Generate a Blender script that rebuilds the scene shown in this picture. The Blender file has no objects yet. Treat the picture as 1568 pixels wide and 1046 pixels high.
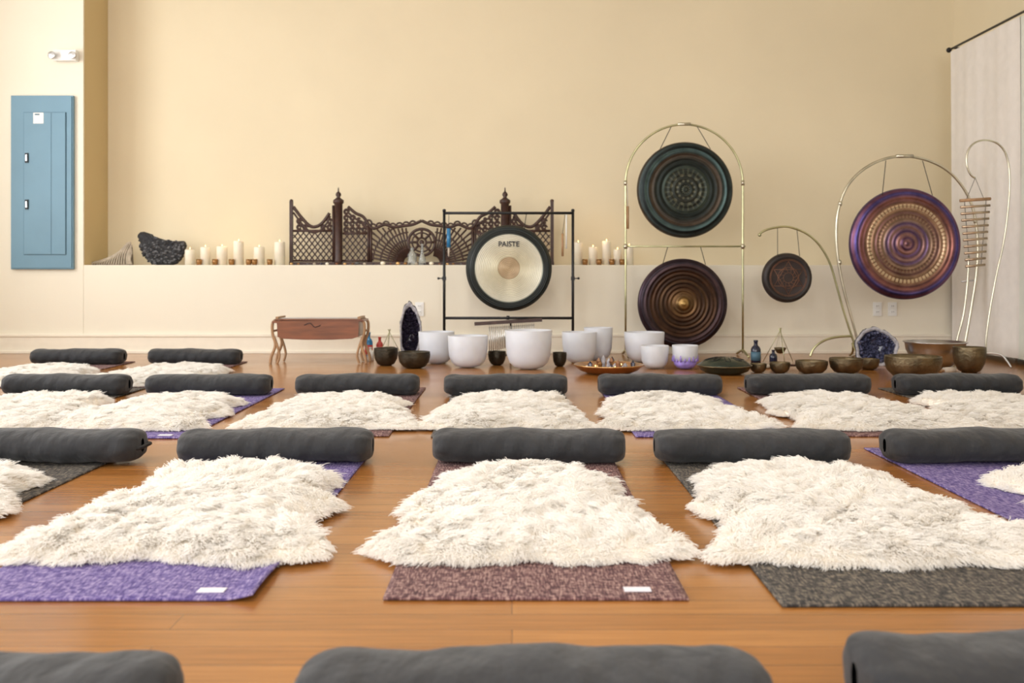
import bpy, math, random
import numpy as np
from mathutils import Vector, Matrix, Euler
random.seed(4); rng=np.random.default_rng(7)
scene=bpy.context.scene
COL=scene.collection
try:
    scene.view_settings.view_transform='Standard'
    scene.view_settings.look='None'
except Exception: pass
pi=math.pi

# ------------------------------------------------------------------ materials
def nt(name):
    m=bpy.data.materials.new(name); m.use_nodes=True
    t=m.node_tree; return m,t,t.nodes['Principled BSDF']
def N(t,ty,**kw):
    n=t.nodes.new(ty)
    for k,v in kw.items(): setattr(n,k,v)
    return n
def math_(t,op,a,b=None,c=None):
    n=N(t,'ShaderNodeMath',operation=op)
    for i,x in enumerate((a,b,c)):
        if x is None: continue
        if isinstance(x,(int,float)): n.inputs[i].default_value=x
        else: t.links.new(x,n.inputs[i])
    return n.outputs[0]
def mixc(t,fac,a,b,mode='MIX'):
    n=N(t,'ShaderNodeMix',data_type='RGBA',blend_type=mode)
    if isinstance(fac,(int,float)): n.inputs[0].default_value=fac
    else: t.links.new(fac,n.inputs[0])
    for s,x in ((6,a),(7,b)):
        if isinstance(x,(tuple,list)): n.inputs[s].default_value=(*x[:3],1)
        else: t.links.new(x,n.inputs[s])
    return n.outputs[2]
def noise(t,scale,detail=3,vec=None,sc=(1,1,1),rough=.5):
    tc=N(t,'ShaderNodeTexCoord'); mp=N(t,'ShaderNodeMapping')
    mp.inputs['Scale'].default_value=sc
    t.links.new(tc.outputs['Object'],mp.inputs[0])
    n=N(t,'ShaderNodeTexNoise'); n.inputs['Scale'].default_value=scale; n.inputs['Detail'].default_value=detail
    n.inputs['Roughness'].default_value=rough
    t.links.new(mp.outputs[0],n.inputs['Vector']); return n.outputs['Fac']
def bump(t,bs,h,strength,dist=.01):
    b=N(t,'ShaderNodeBump'); b.inputs['Strength'].default_value=strength; b.inputs['Distance'].default_value=dist
    t.links.new(h,b.inputs['Height']); t.links.new(b.outputs[0],bs.inputs['Normal'])
def ramp(t,fac,stops,interp='LINEAR'):
    r=N(t,'ShaderNodeValToRGB'); cr=r.color_ramp; cr.interpolation=interp
    while len(cr.elements)<len(stops): cr.elements.new(.5)
    for e,(p,c) in zip(cr.elements,stops): e.position=p
    for e,(p,c) in zip(cr.elements,stops): e.color=(*c[:3],1)
    t.links.new(fac,r.inputs[0]); return r.outputs[0]
def M(name,col,rough=.5,metal=0.,var=.1,scale=15,bmp=0,bscale=80,sss=0,emit=None,es=0,trans=0,sc=(1,1,1),coat=0,sheen=0):
    m,t,b=nt(name)
    n=noise(t,scale,4,sc=sc)
    lo=tuple(c*(1-var) for c in col); hi=tuple(min(1,c*(1+var)) for c in col)
    f=ramp(t,n,[(.3,(0,0,0)),(.7,(1,1,1))])
    t.links.new(mixc(t,f,lo,hi),b.inputs['Base Color'])
    b.inputs['Roughness'].default_value=rough; b.inputs['Metallic'].default_value=metal
    if bmp: bump(t,b,noise(t,bscale,3,sc=sc),bmp)
    if sss:
        b.inputs['Subsurface Weight'].default_value=sss; b.inputs['Subsurface Radius'].default_value=(.05,.04,.03)
        b.inputs['Subsurface Scale'].default_value=.5
    if emit: b.inputs['Emission Color'].default_value=(*emit,1); b.inputs['Emission Strength'].default_value=es
    if trans: b.inputs['Transmission Weight'].default_value=trans
    if coat: b.inputs['Coat Weight'].default_value=coat; b.inputs['Coat Roughness'].default_value=.15
    if sheen: b.inputs['Sheen Weight'].default_value=sheen
    return m

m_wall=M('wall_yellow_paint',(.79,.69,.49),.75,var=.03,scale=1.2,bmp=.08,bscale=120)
m_return_shade=M('wall_return_shade',(.62,.48,.25),.75,var=.03,scale=1.2,bmp=.08,bscale=120)  # wall colour deepened to ochre: shade of the recess's left return painted in
m_wall2=M('wall_cream_paint',(.83,.775,.64),.7,var=.02,scale=1.2,bmp=.08,bscale=120)
m_trim=M('trim_paint',(.85,.79,.66),.4,var=.02)
m_ceil=M('ceiling_paint',(.85,.85,.82),.8,var=.02)
m_white=M('white_plastic',(.85,.85,.82),.4,var=.02)
m_black=M('black_metal',(.015,.015,.017),.4,.4,var=.2)
m_steel=M('steel',(.6,.6,.6),.3,1,var=.1)
m_brass=M('brass_tube',(.50,.50,.30),.3,1,var=.25,scale=8)
m_brasspale=M('pale_brass',(.58,.55,.44),.3,1,var=.2,scale=8)
m_bronze=M('bronze_hammered',(.17,.135,.08),.38,.9,var=.4,scale=12,bmp=.35,bscale=60)
m_bronzeD=M('bronze_dark',(.06,.052,.038),.4,.85,var=.4,scale=12,bmp=.35,bscale=60)
m_copper=M('copper',(.46,.27,.17),.3,1,var=.2)
m_chime=M('chime_metal',(.50,.38,.27),.28,1,var=.2)
m_starline=M('engraved_line',(.26,.12,.07),.5,.5,var=.2)
m_gold=M('gold',(.70,.45,.20),.3,1,var=.2)
m_woodD=M('dark_carved_wood',(.048,.020,.014),.45,var=.35,scale=30,bmp=.2)
m_woodR=M('red_wood',(.19,.062,.024),.35,var=.25,scale=6,sc=(1,8,8),coat=.3)
m_woodL=M('light_wood',(.38,.22,.11),.45,var=.2,scale=8,sc=(8,8,1))
m_panel=M('panel_blue_paint',(.135,.265,.355),.45,var=.05,scale=3)
m_panelD=M('panel_seam',(.06,.14,.20),.5,var=.05)
m_wax=M('candle_wax',(.86,.79,.65),.5,var=.04,sss=.3)
m_wick=M('wick',(.02,.02,.02),.9)
m_flame=M('flame',(1,.6,.2),.5,emit=(1,.55,.18),es=8)
m_votive=M('amber_votive',(.30,.15,.05),.25,.5,var=.3)
m_frost=M('frosted_quartz',(.84,.86,.92),.5,var=.03,sss=.3,trans=.3)
m_purpleq=M('purple_quartz',(.30,.22,.62),.45,var=.3,scale=25)
m_rock=M('grey_rock',(.13,.125,.125),.85,var=.5,scale=25,bmp=.8,bscale=40)
m_rim=M('agate_rim',(.36,.35,.38),.5,var=.4,scale=40)
m_amet=M('amethyst_crystal',(.030,.024,.042),.15,var=.7,scale=60)
m_ametb=M('blue_amethyst_crystal',(.075,.08,.14),.12,var=.8,scale=60)
m_basalt=M('woven_dark_stone',(.022,.022,.025),.7,var=.5,scale=60,bmp=.8,bscale=90)
m_basaltL=M('woven_grey_strands',(.10,.10,.105),.7,var=.6,scale=60)
m_coral=M('dried_coral',(.45,.38,.29),.8,var=.2,scale=30,bmp=.5)
m_coralD=M('dried_coral_core',(.18,.145,.11),.8,var=.3,scale=30,bmp=.5)
m_blue=M('blue_glass',(.03,.20,.42),.15,var=.2)
m_navy=M('navy_glass',(.012,.014,.035),.15,var=.2)
m_red=M('red_label',(.5,.05,.04),.4)
m_glass=M('clear_glass',(.8,.85,.85),.08,trans=.8,var=.02)
m_cord=M('cord',(.03,.025,.02),.8)
m_felt=M('felt',(.55,.48,.40),.95)
m_drum=M('drum_green_lacquer',(.03,.042,.032),.25,.5,var=.3)
m_strap=M('strap_webbing',(.012,.012,.013),.8)
m_tag=M('woven_tag',(.75,.72,.78),.6,var=.05)
m_paper=M('paper_label',(.85,.85,.82),.7,var=.03)
m_pelt=M('sheep_pelt',(.90,.85,.76),.9,var=.06,scale=12,bmp=.6,bscale=60)
m_door=M('door_paint',(.66,.70,.60),.5,var=.03)
def fabric():
    m,t,b=nt('charcoal_canvas')
    n=noise(t,4,3); f=ramp(t,n,[(.3,(.0125,.0135,.016)),(.75,(.018,.0195,.023))])
    t.links.new(f,b.inputs['Base Color']); b.inputs['Roughness'].default_value=.8
    b.inputs['Sheen Weight'].default_value=.12; b.inputs['Sheen Roughness'].default_value=.5
    w=noise(t,380,2,sc=(1,1,1)); n2=noise(t,8,3,sc=(1.8,1,1),rough=.45)
    bump(t,b,math_(t,'ADD',math_(t,'MULTIPLY',w,.03),math_(t,'MULTIPLY',n2,1.0)),.7,.03)
    return m
m_bolster=fabric()
def matmat(name,base,light,dark):
    m,t,b=nt(name)
    n1=noise(t,22,2,sc=(2.0,11,1),rough=.6); n2=noise(t,22,2,sc=(11,1.6,1),rough=.6)
    s=math_(t,'ADD',math_(t,'MULTIPLY',n1,.5),math_(t,'MULTIPLY',n2,.5))
    c=ramp(t,s,[(.42,dark),(.50,base),(.60,light)])
    t.links.new(c,b.inputs['Base Color']); b.inputs['Roughness'].default_value=.9
    tc=N(t,'ShaderNodeTexCoord')
    w=N(t,'ShaderNodeTexWave'); w.bands_direction='Y'; w.inputs['Scale'].default_value=70; w.inputs['Distortion'].default_value=1.5
    t.links.new(tc.outputs['Object'],w.inputs['Vector'])
    bump(t,b,math_(t,'ADD',w.outputs['Fac'],s),.5,.004)
    return m
m_matP=matmat('jute_mat_purple',(.145,.105,.31),(.40,.33,.53),(.065,.042,.18))
m_matR=matmat('jute_mat_plum',(.15,.068,.072),(.44,.29,.25),(.06,.024,.028))
m_matG=matmat('jute_mat_grey',(.056,.051,.048),(.24,.20,.15),(.020,.019,.019))
def woodfloor():
    m,t,b=nt('wood_floor')
    tc=N(t,'ShaderNodeTexCoord'); br=N(t,'ShaderNodeTexBrick')
    br.offset=.37; br.offset_frequency=2
    br.inputs['Color1'].default_value=(.34,.138,.032,1); br.inputs['Color2'].default_value=(.45,.20,.054,1)
    br.inputs['Mortar'].default_value=(.16,.06,.015,1)
    br.inputs['Scale'].default_value=1; br.inputs['Mortar Size'].default_value=.0011; br.inputs['Mortar Smooth'].default_value=.3
    br.inputs['Brick Width'].default_value=1.7; br.inputs['Row Height'].default_value=.083; br.inputs['Bias'].default_value=-.1
    t.links.new(tc.outputs['Object'],br.inputs['Vector'])
    g=noise(t,3,6,sc=(1.2,26,1),rough=.65); g=ramp(t,g,[(.3,(.72,.69,.64)),(.7,(1.10,1.08,1.06))])
    big=noise(t,.8,2); big=ramp(t,big,[(.3,(.90,.90,.88)),(.7,(1.06,1.05,1.03))])
    c=mixc(t,1,br.outputs['Color'],g,'MULTIPLY'); c=mixc(t,1,c,big,'MULTIPLY')
    t.links.new(c,b.inputs['Base Color'])
    r=noise(t,4,3); t.links.new(math_(t,'ADD',math_(t,'MULTIPLY',r,.14),.17),b.inputs['Roughness'])
    b.inputs['Specular IOR Level'].default_value=.4
    bump(t,b,math_(t,'SUBTRACT',math_(t,'MULTIPLY',noise(t,2.5,2,sc=(.4,4,1)),.6),math_(t,'MULTIPLY',br.outputs['Fac'],.4)),.12,.004)
    b.inputs['Coat Weight'].default_value=.25; b.inputs['Coat Roughness'].default_value=.14
    return m
m_floor=woodfloor()
def furmat():
    m,t,b=nt('sheep_wool')
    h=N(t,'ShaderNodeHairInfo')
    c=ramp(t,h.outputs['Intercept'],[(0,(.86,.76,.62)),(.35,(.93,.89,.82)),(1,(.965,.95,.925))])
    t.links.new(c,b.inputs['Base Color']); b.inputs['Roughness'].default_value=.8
    b.inputs['Specular IOR Level'].default_value=.1
    tr=N(t,'ShaderNodeBsdfTranslucent'); t.links.new(c,tr.inputs['Color'])
    mx=N(t,'ShaderNodeMixShader'); mx.inputs[0].default_value=.36
    t.links.new(b.outputs[0],mx.inputs[1]); t.links.new(tr.outputs[0],mx.inputs[2])
    t.links.new(mx.outputs[0],t.nodes['Material Output'].inputs[0])
    return m
m_fur=furmat()
def gongmat(name,R,stops,metal=.85,rough=.38,freq=0,petal=None,nscale=9,nv=.35):
    m,t,b=nt(name)
    tc=N(t,'ShaderNodeTexCoord'); sp=N(t,'ShaderNodeSeparateXYZ'); t.links.new(tc.outputs['Object'],sp.inputs[0])
    x,y=sp.outputs[0],sp.outputs[1]
    r=math_(t,'DIVIDE',math_(t,'SQRT',math_(t,'ADD',math_(t,'MULTIPLY',x,x),math_(t,'MULTIPLY',y,y))),R)
    c=ramp(t,r,stops)
    a=math_(t,'ARCTAN2',y,x)
    n=noise(t,nscale,5,rough=.65)
    c=mixc(t,1,c,ramp(t,n,[(.3,(1-nv,)*3),(.7,(1+nv,)*3)]),'MULTIPLY')
    hgt=math_(t,'SINE',math_(t,'MULTIPLY',r,freq)) if freq else n
    if petal:
        for (k,rf,r0,r1,pc,th) in petal:
            s=math_(t,'MULTIPLY',math_(t,'SINE',math_(t,'MULTIPLY',a,k)),math_(t,'SINE',math_(t,'MULTIPLY',r,rf))) if rf else math_(t,'SINE',math_(t,'MULTIPLY',a,k))
            msk=math_(t,'MULTIPLY',math_(t,'GREATER_THAN',math_(t,'ABSOLUTE',s),th),math_(t,'MULTIPLY',math_(t,'GREATER_THAN',r,r0),math_(t,'LESS_THAN',r,r1)))
            c=mixc(t,math_(t,'MULTIPLY',msk,.75),c,pc)
            hgt=math_(t,'ADD',hgt,msk)
    t.links.new(c,b.inputs['Base Color']); b.inputs['Metallic'].default_value=metal; b.inputs['Roughness'].default_value=rough
    bump(t,b,hgt,.35,.006)
    return m

# ------------------------------------------------------------------ mesh builder
class B:
    def __init__(s): s.v=[];s.f=[];s.mi=[];s.sm=[];s.mats=[]
    def mid(s,m):
        if m not in s.mats: s.mats.append(m)
        return s.mats.index(m)
    def add(s,vs,fs,m,smooth=True,X=None):
        o=len(s.v); i=s.mid(m)
        for v in vs:
            v=Vector(v); s.v.append(tuple(X@v) if X is not None else tuple(v))
        for f in fs: s.f.append(tuple(o+k for k in f)); s.mi.append(i); s.sm.append(smooth)
    def box(s,c,size,m,X=None,smooth=False):
        x,y,z=c; a,b_,d=[q/2 for q in size]
        vs=[(x+i*a,y+j*b_,z+k*d) for i in(-1,1) for j in(-1,1) for k in(-1,1)]
        s.add(vs,[(0,1,3,2),(4,6,7,5),(0,4,5,1),(2,3,7,6),(0,2,6,4),(1,5,7,3)],m,smooth,X)
    def lathe(s,prof,m,X=None,seg=48,smooth=True):
        vs=[];fs=[];n=len(prof)
        for r,z in prof:
            for k in range(seg):
                a=2*pi*k/seg; vs.append((r*math.cos(a),r*math.sin(a),z))
        for i in range(n-1):
            for k in range(seg):
                k2=(k+1)%seg; fs.append((i*seg+k,i*seg+k2,(i+1)*seg+k2,(i+1)*seg+k))
        if prof[0][0]>1e-6: fs.append(tuple(range(seg))[::-1])
        if prof[-1][0]>1e-6: fs.append(tuple((n-1)*seg+k for k in range(seg)))
        s.add(vs,fs,m,smooth,X)
    def tube(s,pts,r,m,seg=8,closed=False,X=None):
        pts=[Vector(p) for p in pts]; n=len(pts)
        rr=r if isinstance(r,(list,tuple)) else [r]*n
        tg=[]
        for i in range(n):
            if closed: d=pts[(i+1)%n]-pts[i-1]
            else: d=pts[min(i+1,n-1)]-pts[max(i-1,0)]
            tg.append(d.normalized() if d.length>1e-9 else Vector((0,0,1)))
        up=Vector((0,1,0)) if abs(tg[0].y)<.9 else Vector((1,0,0))
        nn=(up-tg[0]*up.dot(tg[0])).normalized(); vs=[];fs=[]
        for i in range(n):
            nn=(nn-tg[i]*nn.dot(tg[i])); 
            if nn.length<1e-6: nn=tg[i].orthogonal()
            nn.normalize(); bb=tg[i].cross(nn)
            for k in range(seg):
                a=2*pi*(k+.5)/seg; vs.append(pts[i]+(nn*math.cos(a)+bb*math.sin(a))*rr[i])
        for i in range(n if closed else n-1):
            j=(i+1)%n
            for k in range(seg):
                k2=(k+1)%seg; fs.append((i*seg+k,i*seg+k2,j*seg+k2,j*seg+k))
        if not closed:
            fs.append(tuple(range(seg))[::-1]); fs.append(tuple((n-1)*seg+k for k in range(seg)))
        s.add(vs,fs,m,seg>5,X)
    def sphere(s,c,r,m,seg=20,X=None):
        r=r if isinstance(r,(tuple,list)) else (r,r,r)
        prof=[(math.sin(pi*i/12),-math.cos(pi*i/12)) for i in range(13)]
        T=Matrix.Translation(c)@Matrix.Diagonal((*r,1))
        s.lathe([(max(p,0.0001) if i not in(0,12) else 0,z) for i,(p,z) in enumerate(prof)],m,(X@T) if X is not None else T,seg)
    def prism(s,out,t,m,X=None,smooth=False):
        n=len(out); vs=[(x,y,-t/2) for x,y in out]+[(x,y,t/2) for x,y in out]
        fs=[tuple(range(n))[::-1],tuple(range(n,2*n))]+[(i,(i+1)%n,n+(i+1)%n,n+i) for i in range(n)]
        s.add(vs,fs,m,smooth,X)
    def build(s,name,loc=(0,0,0),rot=(0,0,0),parent=None,bevel=0,sub=0):
        me=bpy.data.meshes.new(name); me.from_pydata(s.v,[],s.f)
        for m in s.mats: me.materials.append(m)
        me.polygons.foreach_set('material_index',s.mi); me.polygons.foreach_set('use_smooth',s.sm)
        me.validate(); me.update()
        ob=bpy.data.objects.new(name,me); COL.objects.link(ob); ob.location=loc; ob.rotation_euler=rot
        if parent: ob.parent=parent
        if bevel:
            q=ob.modifiers.new('bevel','BEVEL'); q.width=bevel; q.segments=2; q.limit_method='ANGLE'
        if sub: ob.modifiers.new('sub','SUBSURF').levels=sub; ob.modifiers['sub'].render_levels=sub
        return ob
def spline(pts,k=8,closed=False):
    P=[Vector(p) for p in pts]; n=len(P); out=[]
    for i in range(n if closed else n-1):
        p1,p2=P[i],P[(i+1)%n]
        p0=P[i-1] if (closed or i>0) else p1; p3=P[(i+2)%n] if (closed or i<n-2) else p2
        for j in range(k):
            t=j/k
            out.append(.5*((2*p1)+(p2-p0)*t+(2*p0-5*p1+4*p2-p3)*t*t+(3*p1-p0-3*p2+p3)*t**3))
    if not closed: out.append(P[-1])
    return out
def empty(name,loc=(0,0,0)):
    e=bpy.data.objects.new(name,None); e.empty_display_size=.1; e.location=loc; COL.objects.link(e); return e
T=Matrix.Translation
def RX(a): return Matrix.Rotation(a,4,'X')
def RZ(a): return Matrix.Rotation(a,4,'Z')
def RY(a): return Matrix.Rotation(a,4,'Y')

# ------------------------------------------------------------------ room shell
XL,XR,YB,YF,H=-4.8,3.9,8.79,-3.2,3.7
LED=8.29; ZL=.735
b=B(); b.box(((XL+XR)/2,(YB+YF)/2,-.05),(XR-XL+.4,YB-YF+.4,.1),m_floor); b.build('floor')
b=B(); b.box(((XL+XR)/2,(YB+YF)/2,H+.05),(XR-XL+.4,YB-YF+.4,.1),m_ceil); b.build('ceiling')
b=B(); b.box(((XL+XR)/2,YB+.1,H/2),(XR-XL+.4,.2,H),m_wall); b.build('wall_back')
b=B(); b.box(((-3.57+XR)/2,(LED+YB)/2,ZL/2),(XR+3.57,YB-LED,ZL),m_wall2); b.build('wall_back_ledge',bevel=.006)
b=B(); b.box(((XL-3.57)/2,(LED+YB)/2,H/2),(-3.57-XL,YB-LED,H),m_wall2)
b.box((-3.569,(LED+YB)/2+.01,(H+ZL)/2),(.004,YB-LED-.02,H-ZL),m_return_shade)  # thin facing on the return, carries its shade as colour
b.build('wall_back_pier')
def wall_holes(name,const,axis,u0,u1,holes,mat,th=.2,sgn=1):
    b=B()
    def bx(a,c,z0,z1):
        if c-a<1e-4 or z1-z0<1e-4: return
        if axis=='y': b.box((const+sgn*th/2,(a+c)/2,(z0+z1)/2),(th,c-a,z1-z0),mat)
        else: b.box(((a+c)/2,const+sgn*th/2,(z0+z1)/2),(c-a,th,z1-z0),mat)
    u=u0
    for (a,c,z0,z1) in holes:
        bx(u,a,0,H); bx(a,c,0,z0); bx(a,c,z1,H); u=c
    bx(u,u1,0,H); return b.build(name)
lh=[(-1.5,.7,.8,3.1),(1.6,3.8,.8,3.1),(4.9,7.1,.8,3.1)]
wall_holes('wall_left',XL,'y',YF,YB,lh,m_wall2,sgn=-1)
fh=[(-3.6,-1.2,.9,3.2),(-.4,2.0,.9,3.2)]
wall_holes('wall_front',YF,'x',XL-.2,XR+.2,fh,m_wall2,sgn=-1)
wall_holes('wall_right',XR,'y',YF,YB,[],m_wall,sgn=1)
def area(name,loc,rot,sx,sy,p,col=(.985,.99,1)):
    l=bpy.data.lights.new(name,'AREA'); l.shape='RECTANGLE'; l.size=sx; l.size_y=sy; l.energy=p; l.color=col
    o=bpy.data.objects.new(name,l); COL.objects.link(o); o.location=loc; o.rotation_euler=rot; return o
wi=0
for (a,c,z0,z1) in lh:
    wi+=1; b=B(); yc=(a+c)/2; zc=(z0+z1)/2; x=XL-.1
    for yy in (a+.03,yc,c-.03): b.box((x,yy,zc),(.06,.06,z1-z0),m_trim)
    for zz in (z0+.03,zc,z1-.03): b.box((x,yc,zz),(.055,c-a,.06),m_trim)
    b.build('window_%d'%wi)
    area('daylight_left',(XL-.22,yc,zc),(0,-pi/2,0),z1-z0,c-a,112 if wi<3 else 120)
for (a,c,z0,z1) in fh:
    wi+=1; b=B(); xc=(a+c)/2; zc=(z0+z1)/2; y=YF-.1
    for xx in (a+.03,xc,c-.03): b.box((xx,y,zc),(.06,.06,z1-z0),m_trim)
    for zz in (z0+.03,zc,z1-.03): b.box((xc,y,zz),(c-a,.055,.06),m_trim)
    b.build('window_%d'%wi)
    area('daylight_front',(xc,YF-.22,zc),(pi/2,0,0),c-a,z1-z0,134)
for yy in (1.0,4.6):
    b=B(); b.lathe([(0,-.02),(.28,-.02),(.32,0),(.32,.06),(.0,.06)],m_white); b.build('ceiling_lamp',(-.3,yy,H-.06))
    area('ceiling_lamp_light',(-.3,yy,H-.1),(0,0,0),.6,.6,32,(1,.95,.87))
w=bpy.data.worlds.new('world'); scene.world=w; w.use_nodes=True
w.node_tree.nodes['Background'].inputs[0].default_value=(.75,.85,1,1); w.node_tree.nodes['Background'].inputs[1].default_value=1.0
def base_run(b,x0,x1,y,m=m_trim):
    b.box(((x0+x1)/2,y-.009,.07),(x1-x0,.018,.14),m); b.box(((x0+x1)/2,y-.014,.15),(x1-x0,.028,.022),m)
    b.box(((x0+x1)/2,y-.016,.012),(x1-x0,.032,.024),m)
b=B(); base_run(b,XL,XR,LED); b.build('baseboard_back',bevel=.003)
b=B(); b.box((XL+.009,(YF+LED)/2,.08),(.018,LED-YF,.16),m_trim); b.build('baseboard_left')
b=B(); b.box((XR-.009,(YF+5.6)/2,.08),(.018,5.6-YF,.16),m_trim); b.box((XR-.009,(7.75+LED)/2,.08),(.018,LED-7.75,.16),m_trim); b.build('baseboard_right')
XD=XR-.004
b=B(); b.box((XD-.02,6.65,1.0),(.04,1.9,2.0),m_door)
for yy in (5.66,7.64): b.box((XD-.03,yy,1.02),(.06,.09,2.04),m_trim)
b.box((XD-.03,6.65,2.06),(.06,2.07,.09),m_trim)
for z0,z1 in((.2,.9),(1.05,1.85)):
    for y0,y1 in((5.85,6.5),(6.75,7.45)): b.box((XD-.045,(y0+y1)/2,(z0+z1)/2),(.014,y1-y0,z1-z0),m_door)
b.sphere((XD-.09,5.8,1.0),.03,m_brass); b.build('door_1',bevel=.004)
m_curt=M('curtain_linen',(.82,.78,.73),.9,var=.03,bmp=.2,bscale=300)
m_curt2=M('curtain_sheer_green',(.74,.76,.68),.9,var=.03,bmp=.2,bscale=300)
def curtain(y0,y1,mm,xo,ph):
    b=B(); n=160; vs=[];fs=[]; zs=[2.50,2.44,2.0,1.4,.8,.3,.05]
    for i in range(n+1):
        f=i/n; y=y0+(y1-y0)*f
        for k,z in enumerate(zs):
            amp=.004+.010*(k/6); vs.append((xo+amp*math.sin(f*13+.35*k+ph)+.002*math.sin(f*41),y,z))
    K=len(zs)
    for i in range(n):
        for k in range(K-1): fs.append((i*K+k,(i+1)*K+k,(i+1)*K+k+1,i*K+k+1))
    b.add(vs,fs,mm); b.build('curtain')
curtain(8.24,7.12,m_curt,3.63,0); curtain(7.14,5.4,m_curt2,3.635,1.2)
b=B(); b.tube([(3.63,8.27,2.52),(3.63,5.2,2.52)],.009,m_black); b.sphere((3.63,8.27,2.52),.022,m_black)
for yy in (8.2,5.4): b.tube([(3.63,yy,2.52),(3.9,yy,2.52)],.008,m_black)
b.build('curtain_rod')

# ------------------------------------------------------------------ wall fixtures
b=B(); cx,cz=-3.898,1.42; w_,h_=.516,1.44
b.box((0,0,0),(w_,.03,h_),m_panel)
b.box((0,-.018,0),(w_-.02,.012,h_-.02),m_panel)
b.box((.03,-.027,-.01),(.35,.008,1.18),m_panelD); b.box((.03,-.030,-.01),(.342,.010,1.172),m_panel)
b.box((.085,-.0355,-.01),(.004,.003,1.17),m_panelD)
for z in (.2,-.185):
    b.box((-.115,-.04,z),(.026,.014,.08),m_black); b.box((-.113,-.049,z),(.012,.012,.05),m_steel)
b.box((-.02,-.036,.53),(.085,.002,.09),m_paper); b.box((-.03,-.0375,.56),(.04,.001,.012),m_panelD)
b.build('electrical_panel',(cx,LED-.018,cz),bevel=.003)
b=B(); b.box((0,0,0),(.19,.06,.09),m_white)
for s in (-1,1):
    b.lathe([(0,0),(.012,0),(.03,.03),(.032,.05),(0,.052)],m_steel,T((s*.085,-.03,-.01))@RX(pi/2),24)
b.build('emergency_light',(-3.70,LED-.032,2.47),bevel=.006)
for X in (3.04,3.165,-.77):
    b=B(); b.box((0,0,0),(.072,.008,.115),m_white)
    for z in (.024,-.024):
        b.box((0,-.006,z),(.034,.006,.03),m_white)
        for xx in (-.007,.007): b.box((xx,-.0095,z+.002),(.003,.002,.011),m_black)
    b.build('wall_outlet',(X,LED-.005,.368),bevel=.002)

# ------------------------------------------------------------------ yoga mats
def mat_(x,y0,m,L=1.72,W=.61,rot=0,curl=0,tag=False):
    b=B(); nx,ny=40,60; t=.005; vs=[];fs=[]
    ph=random.random()*9
    for lay in (1,0):
        for j in range(ny+1):
            for i in range(nx+1):
                fx=i/nx-.5; fy=j/ny
                z=.001+(t if lay else 0)
                z+=curl*max(0,(fx-.40)/.10)**1.6*math.exp(-((fy-.05)/.12)**2)
                z+=.0006*(1+math.sin(fy*11+ph+fx*3))
                vs.append((fx*W,fy*L,z))
    S=(nx+1)*(ny+1)
    for j in range(ny):
        for i in range(nx):
            a=j*(nx+1)+i; q=(a,a+1,a+nx+2,a+nx+1); fs.append(q); fs.append(tuple(S+k for k in q[::-1]))
    edge=[i for i in range(nx+1)]+[j*(nx+1)+nx for j in range(1,ny+1)]+[ny*(nx+1)+i for i in range(nx-1,-1,-1)]+[j*(nx+1) for j in range(ny-1,0,-1)]
    for k in range(len(edge)):
        a,c=edge[k],edge[(k+1)%len(edge)]; fs.append((a,S+a,S+c,c))
    b.add(vs,fs,m)
    if tag: b.box((.208,.050,.0082),(.055,.028,.0015),m_tag)
    return b.build('yoga_mat',(x,y0,0),(0,0,rot))
mats=[(-1.70,1.98,m_matG,0,0,False),(-.82,1.98,m_matP,0,.014,True),(.048,1.985,m_matR,0,0,True),(.833,1.945,m_matG,0,0,False),(1.62,2.0,m_matP,0,0.01,False),
 (-2.40,3.98,m_matG,0,0,0),(-1.60,3.95,m_matP,0,0,1),(-.80,4.0,m_matR,0,0,0),(-.02,3.98,m_matG,0,0,0),(.80,3.98,m_matP,0,0,0),(1.60,4.0,m_matR,0,0,0),(2.40,3.98,m_matG,0,0,0),
 (-3.12,5.72,m_matR,0,0,0),(-2.28,5.72,m_matR,0,0,0),
 (-.79,-.2,m_matG,0,0,0),(.03,-.2,m_matR,0,0,0),(.84,-.15,m_matP,0,0,0)]
for x,y,m,r,c,tg in mats: mat_(x,y,m,rot=r,curl=c,tag=tg)

# ------------------------------------------------------------------ bolsters
def bolster_mesh(seed,strap,L=.665,D=.225,Hh=.108):
    r=random.Random(seed); b=B(); n=110; seg=60; vs=[];fs=[]
    ph=[r.random()*6.28 for _ in range(12)]
    ee=2.4; re=.070
    for i in range(n+1):
        u=-1+2*i/n; x=L/2*(1.4*u-.4*u**3)
        e=min(1,max(0,(abs(x)-(L/2-re))/re))
        s=(1-e**2.6)**(1/2.6) if e<1 else 0
        s=.12+.88*s if e<1 else 0
        sag=1+.04*math.sin(x*9+ph[4])+.025*math.sin(x*21+ph[5])
        for k in range(seg):
            a=2*pi*k/seg; ca,sa=math.cos(a),math.sin(a)
            cy=math.copysign(abs(ca)**(2/ee),ca); cz=math.copysign(abs(sa)**(2/ee),sa)
            wr=1+.022*math.sin(x*23+ph[0]+1.5*ca)+.016*math.sin(x*47+ph[1]+3*sa)+.014*math.sin(a*3+x*13+ph[2])+.010*math.sin(x*80+a*4+ph[6])
            wr+=.035*e*math.sin(a*8+ph[3]+x*20)
            vs.append((x,cy*D/2*s*wr,max(0,Hh/2*sag+cz*Hh/2*(.35+.65*s if s>0 else .3)*wr)))
    for i in range(n):
        for k in range(seg):
            k2=(k+1)%seg; fs.append((i*seg+k,(i+1)*seg+k,(i+1)*seg+k2,i*seg+k2))
    b.add(vs,fs,m_bolster)
    if strap:
        b.tube(spline([(L/2-.012,-.05,.05),(L/2+.010,-.045,.052),(L/2+.014,0,.054),(L/2+.010,.045,.052),(L/2-.012,.05,.05)],5),.007,m_strap,6)
    return b
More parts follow.
